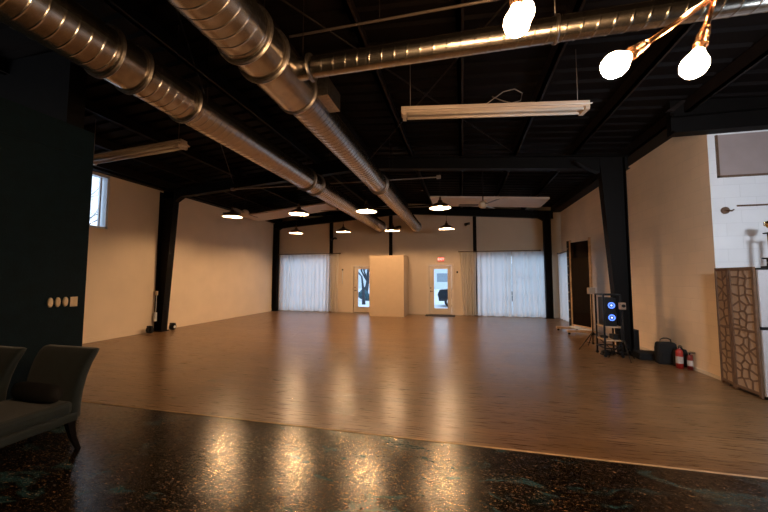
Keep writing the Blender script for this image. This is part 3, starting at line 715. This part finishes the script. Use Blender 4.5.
HUB2 = (.175, 1.03, 2.72)
t = thing('globe_chandelier', HUB2, 'copper fixture at top centre with two overlapping lit globe bulbs', 'chandelier')
MB().sphere((0, 0, 0), .022).build('hub', M_copper, t)
MB().cyl((0, 0, 0), (0, 0, zb(.17) + .50 - HUB2[2]), .009, n=12).build('stem', M_copper, t)
globe_arm(t, (0, 0, 0), loc_(t, (.172, 1.02, 2.320))); globe_arm(t, (0, 0, 0), loc_(t, (.215, 1.165, 2.462)))
globe_arm(t, (0, 0, 0), (-.2, -.1, .18))
# cool studio light on a stand, just outside the right edge of the view, aimed at the white wall
t = thing('studio_light', (3.0, 2.45, -.006), 'black studio light on a tripod aimed at the white wall', 'studio light', rz=math.atan2(-1.55, 3.7))
MB().cyl((0, 0, .1), (0, 0, 2.34), .014, n=10).build('pole', M_blackpl, t)
MB().box(-.16, .16, -.06, .04, 2.32, 2.60, bev=.01).build('housing', M_blackpl, t)
MB().box(-.13, .13, .040, .046, 2.34, 2.58).build('light_panel', M_studio, t)
for k in range(3):
    a = .5 + k * 2 * PI / 3; MB().cyl((0, 0, .5), (math.cos(a) * .45, math.sin(a) * .45, .012), .010, n=8).build('leg', M_blackpl, t)

# ------------------------------------------------------------------ teal wall switches
def wall_dim(y, label):
    t = thing('dimmer_switch', (XT, y, 1.255), label, 'light switch', 'oval dimmers on the teal wall')
    MB().loft([[(x, math.cos(a) * .024 * k, math.sin(a) * .058 * k) for a in [2 * PI * i / 20 for i in range(20)]] for x, k in ((0, 1), (.012, 1), (.022, .92), (.026, .7))]).build('cover', M_plate, t)
    MB().box(.026, .030, -.006, .006, -.02, .02, bev=.001).build('slider', M_plate, t)
    return t
wall_dim(2.925, 'oval ivory dimmer on teal wall, leftmost of the three'); wall_dim(3.0, 'oval ivory dimmer on teal wall, middle of the three'); wall_dim(3.078, 'oval ivory dimmer on teal wall, next to the square plate')
t = thing('switch_plate', (XT, 3.172, 1.25), 'square ivory switch plate at the right end of the row', 'light switch')
MB().box(0, .008, -.04, .04, -.06, .06, bev=.003).build('plate', M_plate, t); MB().box(.008, .013, -.006, .012, -.028, .028, bev=.002).build('rocker', M_plate, t)

# ------------------------------------------------------------------ chairs
def chair(loc, label, rz=0):
    t = thing('slipper_chair', loc, label, 'chair', 'teal slipper chairs by the teal wall', rz=rz)
    W = .33
    def sec(y, z, hw, th, lean=0):   # rounded cross-section around the back; front at -y
        pts = []
        for i in range(24):
            a = 2 * PI * i / 24; c, s_ = math.cos(a), math.sin(a)
            pts.append((hw * math.copysign(abs(c) ** .25, c), y + th * math.copysign(abs(s_) ** .5, s_), z + abs(c) * 0))
        return pts
    prof = [(.225, .30, .315, .055), (.225, .40, .315, .055), (.235, .52, .320, .05), (.26, .65, .328, .046), (.295, .76, .336, .044), (.335, .84, .342, .042), (.36, .875, .335, .036), (.365, .885, .31, .02)]
    MB().loft([sec(*p_) for p_ in prof]).build('backrest', M_velvet, t)
    MB().box(-.325, .325, -.36, .24, .27, .345, bev=.02).build('seat_frame', M_velvet, t)
    MB().box(-.322, .322, -.365, .19, .345, .455, bev=.035).build('seat', M_velvet, t)
    for sx in (-1, 1):
        f1 = MB().loft([[(sx * .28 + dx * k, -.31 + dy * k, z) for dx, dy in ((-1, -1), (1, -1), (1, 1), (-1, 1))] for z, k in ((0, .014), (.27, .026))], smooth=False); f1.build('leg', M_legw, t)
        f1 = MB().loft([[(sx * .28 + dx * k, yy + dy * k, z) for dx, dy in ((-1, -1), (1, -1), (1, 1), (-1, 1))] for z, k, yy in ((0, .015, .275), (.12, .020, .225), (.27, .028, .19))], smooth=False); f1.build('leg', M_legw, t)
    return t
cA = chair((-3.72, 2.14, -.006), 'teal velvet armless chair at right, with a dark pillow, by the teal wall')
cB = chair((-4.40, 1.98, -.006), 'teal velvet armless chair cut off by the left edge, nearer the camera', rz=0)
def pillow(loc, label):
    o = MB().loft([[(x, math.cos(a) * .06 * k, math.sin(a) * .082 * (k ** .6)) for a in [2 * PI * i / 20 for i in range(20)]] for x, k in ((-.27, .25), (-.255, .6), (-.2, .9), (0, 1), (.2, .9), (.255, .6), (.27, .25))]).build('lumbar_pillow', M_velvet_dk, None, loc)
    o.rotation_euler = (math.radians(-12), 0, 0); return tag(o, label, 'pillow')
pillow((-3.70, 2.235, .532), 'dark lumbar pillow on the right teal chair')

# ------------------------------------------------------------------ left column items
t = thing('wall_outlet', (-8.60, 7.90, 1.10), 'pale outlet box on the left black column with hanging cable', 'outlet')
MB().box(-.03, .03, -.05, 0, -.06, .06, bev=.006).build('box', M_plate, t)
MB().tube([(0, -.03, -.06), (.02, -.05, -.2), (.015, -.04, -.4), (.0, -.04, -.55)], .008, 6).build('cable', M_wtrim, t)
MB().box(-.035, .035, -.07, -.01, -.80, -.55, bev=.01).build('power_strip', M_wtrim, t)
def weight(loc, label, hl):
    t = thing('rubber_caster', loc, label, 'caster')
    MB().cyl((-.04, 0, .095), (.04, 0, .095), .095, n=24).build('wheel', M_blackpl, t)
    MB().cyl((.072, 0, .095), (.080, 0, .095), .04, n=16).build('hub', M_wtrim if hl else M_blackpl, t)  # hl: white hub colour stands in for a highlight on the black wheel
    MB().box(-.07, -.045, -.04, .04, .07, .20).box(.055, .07, -.04, .04, .07, .20).box(-.07, .07, -.04, .04, .19, .205).build('bracket', M_blackpl, t)
weight((-8.50, 7.62, 0), 'black wheel on the floor just left of the left column', False)
weight((-8.40, 8.27, 0), 'black wheel with painted highlight on its hub, on the floor right of the left column', True)

# ------------------------------------------------------------------ tall mirror on wheels
t = thing('standing_mirror', (3.25, 10.5, 0), 'tall dark mirror in a pale frame on a low wheeled base, by the right wall', 'mirror', rz=0)
A_ = Vector((-.10, .42, 0)); B_ = Vector((.20, -.32, 0)); dv = (B_ - A_).normalized(); nv = Vector((-dv.y, dv.x, 0))
def quad(a, b_, z0, z1, th):
    return [(a + nv * -th), (b_ + nv * -th), (b_ + nv * th), (a + nv * th)], z0, z1
def slab(mb, a, b_, z0, z1, th):
    P4, z0, z1 = quad(a, b_, z0, z1, th); mb.prism([(p_.x, p_.y) for p_ in P4], z0, z1); return mb
Lm = (B_ - A_).length
slab(MB(), A_ + dv * .05, B_ - dv * .04, .20, 2.60, .012).build('mirror_glass', M_mirror, t)
mb = MB(); slab(mb, A_, A_ + dv * .05, .12, 2.68, .025); slab(mb, B_ - dv * .045, B_, .12, 2.68, .025); slab(mb, A_ + dv * .05, B_ - dv * .045, .16, .20, .02); mb.build('frame', M_wood, t)
mb = MB(); slab(mb, A_ - dv * .09, A_ - dv * .004, .12, 2.66, .035); mb.build('side_rail', M_blackpl, t)
for i in range(9):
    p_ = A_ - dv * .047 + nv * -.04
    MB().sphere((p_.x, p_.y, .35 + i * .26), .025, n=10, m_=8).build('rail_bulb', M_conduit, t)
mb = MB(); slab(mb, A_ - dv * .12 - nv * .30, A_ + dv * .03 - nv * .30, .05, .08, .0)if False else None
MB().box(-.55, .05, .30, .42, .06, .12, bev=.01).build('foot', M_wood, t)
MB().box(-.45, .26, -.38, -.26, .06, .12, bev=.01).build('foot', M_wood, t)
slab(MB(), A_ - Vector((.02, 0, 0)), B_ - Vector((.02, 0, 0)), .10, .14, .10).build('base_shelf', M_wtrim, t)
for x, y in ((-.5, .36), (0.0, .36), (-.4, -.32), (.2, -.32)): MB().cyl((x, y - .015, .03), (x, y + .015, .03), .03, n=14).build('caster', M_blackpl, t)

# ------------------------------------------------------------------ av cart with computer
t = thing('equipment_cart', (3.0, 7.75, 0), 'black-framed two-shelf cart with pale shelves beside the right column', 'cart')
x0, x1, y0, y1 = -.28, .02, -.30, .10
for x in (x0, x1):
    for y in (y0, y1): MB().box(x - .014, x + .014, y - .014, y + .014, .05, 1.22 if y == y1 or True else .62).build('post', M_blackpl, t)
MB().box(x0, x1, y0, y1, .57, .60, bev=.004).build('shelf', M_wood, t)
MB().box(x0, x1, y0, y1, .31, .335, bev=.004).build('shelf', M_wood, t)
for z in (1.205, .16):
    MB().box(x0, x1, y0 - .012, y0 + .012, z, z + .024).box(x0, x1, y1 - .012, y1 + .012, z, z + .024).box(x0 - .012, x0 + .012, y0, y1, z, z + .024).box(x1 - .012, x1 + .012, y0, y1, z, z + .024).build('rail', M_blackpl, t)
for x in (x0, x1):
    for y in (y0, y1): MB().cyl((x, y - .012, .028), (x, y + .012, .028), .028, n=12).build('caster', M_blackpl, t)
t = thing('computer_tower', (2.855, 7.66, .60), 'black computer tower with two glowing blue rings on the cart', 'computer')
MB().box(-.10, .10, -.18, .16, .0, .56, bev=.01).build('case', M_blackpl, t)
for z in (.17, .41):
    r = MB().lathe([(.040, -.004), (.062, -.004), (.062, .004), (.040, .004)], o=(.015, -.185, z), d=(0, 1, 0), n=28, closed=True).build('fan_ring', M_blue, t)
    MB().cyl((.015, -.182, z), (.015, -.186, z), .02, n=16).build('fan_hub', M_bluew, r)
# things on the lower shelf
o = MB().tube([(2.80 + .065 * math.cos(a) + .006 * math.sin(a * 3), 7.70 + .08 * math.sin(a), .345 + .0075 * a / 6) for a in [i * .4 for i in range(56)]], .009, 6).build('cable_coil', M_blackpl); tag(o, 'black coiled cable on the lower shelf of the cart', 'cable')
o = MB().box(2.89, 2.99, 7.50, 7.70, .335, .43, bev=.01).build('equipment_box', M_blackfab); tag(o, 'small black box on the lower cart shelf', 'box')

# light stands with small heads
def stand(loc, h, headfn, label, legr=.34, a0=.4):
    t = thing('light_stand', loc, label, 'light stand')
    MB().cyl((0, 0, .12), (0, 0, h), .013, .010, n=10).build('pole', M_blackpl, t)
    MB().cyl((0, 0, .30), (0, 0, .36), .024, n=12).cyl((0, 0, .10), (0, 0, .14), .022, n=12).build('collar', M_blackpl, t)
    for k in range(3):
        a = a0 + k * 2 * PI / 3; e = (math.cos(a) * legr, math.sin(a) * legr, .012)
        MB().cyl((math.cos(a) * .02, math.sin(a) * .02, .35), e, .009, n=8).cyl((0, 0, .12), (e[0] * .55, e[1] * .55, .165), .006, n=6).sphere(e, .012, n=8, m_=6).build('leg', M_blackpl, t)
    headfn(t, h); return t
def h1(t, h): MB().box(-.07, .07, -.05, .05, h - .02, h + .12, bev=.012).build('head', M_latback, t); MB().box(.07, .10, -.04, .04, h, h + .12, bev=.01).build('handle', M_paper, t)
def h2(t, h): MB().box(-.05, .05, -.04, .04, h - .03, h + .10, bev=.01).build('head', M_latback, t); MB().cyl((0, -.04, h + .04), (0, -.07, h + .04), .03, n=14).build('lens', M_blackpl, t)
stand((2.78, 8.25, 0), 1.22, h1, 'black tripod stand with small tan head in front of the tall mirror', .36, 3.6)
stand((2.985, 7.30, 0), .98, h2, 'black tripod stand with small pale head in front of the right column', .25, -PI / 2)
o = MB().tube([(2.84 + .12 * math.cos(a) * (1 + .15 * math.sin(a * .37)), 7.66 + .13 * math.sin(a * 1.03), .012 + .0030 * a) for a in [i * .35 for i in range(70)]], .010, 6).build('cable_coil', M_blackpl); tag(o, 'black coiled cable on the floor beneath the cart', 'cable')

# black cases and bags along the right wall
o = MB().box(3.38, 3.47, 7.80, 8.05, 0, .50, bev=.01).build('speaker', M_blackpl); tag(o, 'upright black speaker box between the column and right wall', 'speaker')
t = thing('equipment_case', (3.50, 7.50, 0), 'low flat black equipment case on the floor by the right wall', 'case')
MB().box(-.24, .20, -.16, .18, 0, .13, bev=.02).build('body', M_blackfab, t); MB().box(-.24, .20, -.163, -.158, .06, .068).build('seam', M_blackpl, t)
t = thing('camera_bag', (3.60, 7.17, 0), 'tall black bag with a strap handle next to the fire extinguisher', 'bag')
MB().loft([[(sx * (.15 * k), sy * (.085 * k), z) for sx, sy in ((-1, -.8), (-.8, -1), (.8, -1), (1, -.8), (1, .8), (.8, 1), (-.8, 1), (-1, .8))] for z, k in ((0, .95), (.03, 1), (.27, 1.0), (.36, .9), (.38, .8))]).build('body', M_blackfab, t)
MB().box(-.11, .09, -.105, -.08, .04, .20, bev=.01).build('pocket', M_blackfab, t)
MB().tube([(-.09, 0, .37), (-.08, 0, .43), (-.03, 0, .455), (.03, 0, .455), (.08, 0, .43), (.09, 0, .37)], .010, 8).build('handle', M_blackpl, t)
t = thing('camera_bag', (3.725, 6.99, 0), 'shorter black bag wedged behind the fire extinguisher', 'bag')
MB().loft([[(sx * (.09 * k), sy * (.06 * k), z) for sx, sy in ((-1, -.8), (-.8, -1), (.8, -1), (1, -.8), (1, .8), (.8, 1), (-.8, 1), (-1, .8))] for z, k in ((0, .95), (.03, 1), (.24, 1.0), (.30, .8))]).build('body', M_blackfab, t)
MB().tube([(-.05, 0, .29), (0, 0, .34), (.05, 0, .29)], .008, 8).build('handle', M_blackpl, t)
# fire extinguishers
def extinguisher(loc, h, label, rz=0, red=None):
    t = thing('fire_extinguisher', loc, label, 'fire extinguisher', rz=rz)
    r = .048 * h / .36
    MB().lathe([(0, 0), (r, .0), (r, h * .70), (r * .85, h * .77), (r * .4, h * .82), (r * .35, h * .85), (0, h * .85)], n=24).build('cylinder', red or M_red, t)
    MB().lathe([(r + .001, h * .22), (r + .001, h * .52)], n=24).build('paper_label', M_paper, t)
    MB().cyl((0, 0, h * .84), (0, 0, h * .92), .015, n=12).box(-.006, .012, -.075, .02, h * .92, h * .95).box(-.006, .012, -.075, .0, h * .98, h * 1.0).build('valve', M_blackpl, t)
    MB().tube([(.015, 0, h * .88), (.05, 0, h * .86), (r + .02, -.01, h * .7), (r + .012, -.01, h * .3)], .009, 8).build('hose', M_blackpl, t)
    MB().cyl((0, -.018, h * .88), (0, -.024, h * .88), .012, n=12).build('gauge', M_paper, t)
extinguisher((3.64, 6.86, 0), .39, 'red fire extinguisher with pale label, front of the pair by the bags', 0)
extinguisher((3.755, 6.79, 0), .30, 'smaller dark red extinguisher against the wall behind the first', .6, mat('dark_red_enamel', (.16, .012, .01), .35, var=.1))

# ------------------------------------------------------------------ folding lattice screen
def clip(poly, px, py, nx, ny):
    out = []
    for i in range(len(poly)):
        a, b_ = poly[i], poly[(i + 1) % len(poly)]; da = (a[0] - px) * nx + (a[1] - py) * ny; db = (b_[0] - px) * nx + (b_[1] - py) * ny
        if da <= 0: out.append(a)
        if da * db < 0: k = da / (da - db); out.append((a[0] + (b_[0] - a[0]) * k, a[1] + (b_[1] - a[1]) * k))
    return out
def screen_panel(t, p0, p1, H, seed):
    p0, p1 = Vector((*p0, 0)), Vector((*p1, 0)); d = p1 - p0; W = d.length; d.normalize(); n_ = Vector((-d.y, d.x, 0)); rnd = random.Random(seed)
    f = lambda a, b_, c: tuple(p0 + d * a + n_ * c + Vector((0, 0, b_)))
    fw = .035
    fr = MB()
    for a0, a1, b0, b1 in ((0, fw, .02, H), (W - fw, W, .02, H), (fw, W - fw, H - fw, H), (fw, W - fw, .05, .05 + fw), (fw, W - fw, H * .5 - .015, H * .5 + .015)):
        fr.prism([(a0, b0), (a1, b0), (a1, b1), (a0, b1)], -.014, .014, f)
    root = fr.build('panel_frame', M_lattice, t)
    MB().prism([(fw, .06), (W - fw, .06), (W - fw, H - fw), (fw, H - fw)], -.002, .002, f).build('backing', M_latback, root)
    nxp, nyp = max(2, round((W - 2 * fw) / .11)), 14
    pts = [(fw + (W - 2 * fw) * (i + rnd.uniform(.12, .88)) / nxp, .07 + (H - .1) * (j + rnd.uniform(.12, .88)) / nyp) for i in range(nxp) for j in range(nyp)]
    mb = MB(); seen = set()
    for i, p_ in enumerate(pts):
        poly = [(fw, .07), (W - fw, .07), (W - fw, H - fw), (fw, H - fw)]
        for j, q in enumerate(pts):
            if i != j: poly = clip(poly, (p_[0] + q[0]) / 2, (p_[1] + q[1]) / 2, q[0] - p_[0], q[1] - p_[1])
            if len(poly) < 3: break
        for k in range(len(poly)):
            a, b_ = poly[k], poly[(k + 1) % len(poly)]; key = tuple(sorted(((round(a[0], 3), round(a[1], 3)), (round(b_[0], 3), round(b_[1], 3)))))
            L_ = math.hypot(b_[0] - a[0], b_[1] - a[1])
            if key in seen or L_ < .01: continue
            seen.add(key)
            if all(abs(v[0] - fw) < 1e-3 for v in (a, b_)) or all(abs(v[0] - W + fw) < 1e-3 for v in (a, b_)): continue
            ux, uy = (b_[0] - a[0]) / L_, (b_[1] - a[1]) / L_; hw = .0115
            mb.prism([(a[0] - uy * hw, a[1] + ux * hw), (a[0] + uy * hw, a[1] - ux * hw), (b_[0] + uy * hw, b_[1] - ux * hw), (b_[0] - uy * hw, b_[1] + ux * hw)], -.008, .008, f)
    mb.build('lattice', M_lattice, root)
t = thing('folding_screen', (0, 0, 0), 'brown folding screen with a cracked-pattern lattice beside the white cabinet', 'folding screen')
screen_panel(t, (3.745, 6.06), (3.70, 5.745), 1.70, 21); screen_panel(t, (3.70, 5.735), (3.71, 5.325), 1.70, 22)

# white cabinet with trophy
t = thing('storage_cabinet', (4.075, 5.63, 0), 'tall white speckled cabinet cut off by the right edge, trophy on top', 'cabinet')
MB().box(-.34, .34, -.30, .31, .04, 1.66).build('body', M_cab, t)
MB().box(-.345, .345, -.335, -.302, .925, 1.66, bev=.006).build('door', M_cab, t)
MB().box(-.345, .345, -.335, -.302, .05, .885, bev=.006).build('door', M_cab, t)
MB().box(-.342, .342, -.31, -.30, .885, .925).build('gap_strip', M_blackpl, t)
MB().box(-.35, .35, -.34, .32, 1.66, 1.685, bev=.004).build('top', M_blackpl, t)
MB().box(-.33, .33, -.29, .30, 0, .04).build('plinth', M_blackpl, t)
t = thing('trophy', (4.12, 5.55, 1.685), 'gold and silver column trophy standing on the white cabinet', 'trophy')
MB().box(-.13, .13, -.07, .07, 0, .03, bev=.006).build('base', M_blackpl, t)
for x in (-.09, -.045, .045, .09): MB().cyl((x, 0, .03), (x, 0, .125), .016, n=12).build('lower_column', M_silver, t)
MB().box(-.12, .12, -.06, .06, .125, .145, bev=.004).build('lower_plate', M_blackpl, t)
MB().cyl((-.055, 0, .145), (-.055, 0, .47), .022, n=16).build('column', M_gold, t); MB().cyl((.055, 0, .145), (.055, 0, .47), .022, n=16).build('column', M_gold, t)
MB().box(-.095, .095, -.05, .05, .47, .485, bev=.004).build('upper_plate', M_blackpl, t)
MB().lathe([(.0, .0), (.03, .0), (.012, .02), (.012, .05), (.035, .07), (.052, .11), (.047, .155), (.042, .155), (.0, .09)], o=(-.035, 0, .485), n=24).build('cup', M_gold, t)
MB().tube([(-.08, 0, .63), (-.108, 0, .62), (-.108, 0, .585), (-.08, 0, .57)], .006, 8).build('cup_handle', M_gold, t)
MB().tube([(.01, 0, .63), (.038, 0, .62), (.038, 0, .585), (.01, 0, .57)], .006, 8).build('cup_handle', M_gold, t)
# marks on the white wall
t = thing('wall_hook', (3.99, YW, 2.60), 'small brown round bracket on the white wall at right', 'hook')
MB().cyl((0, 0, 0), (0, -.02, 0), .055, n=20).build('rosette', M_lattice, t); MB().tube([(0, -.02, 0), (0, -.07, -.01), (.04, -.08, -.02), (.07, -.07, .0)], .012, 8).build('hook', M_lattice, t)
tag(MB().cyl((4.14, YW - .02, 2.665), (5.6, YW - .02, 2.665), .013, n=8).build('picture_rail', M_lattice), 'thin brown horizontal rail on the white wall at right', 'rail')
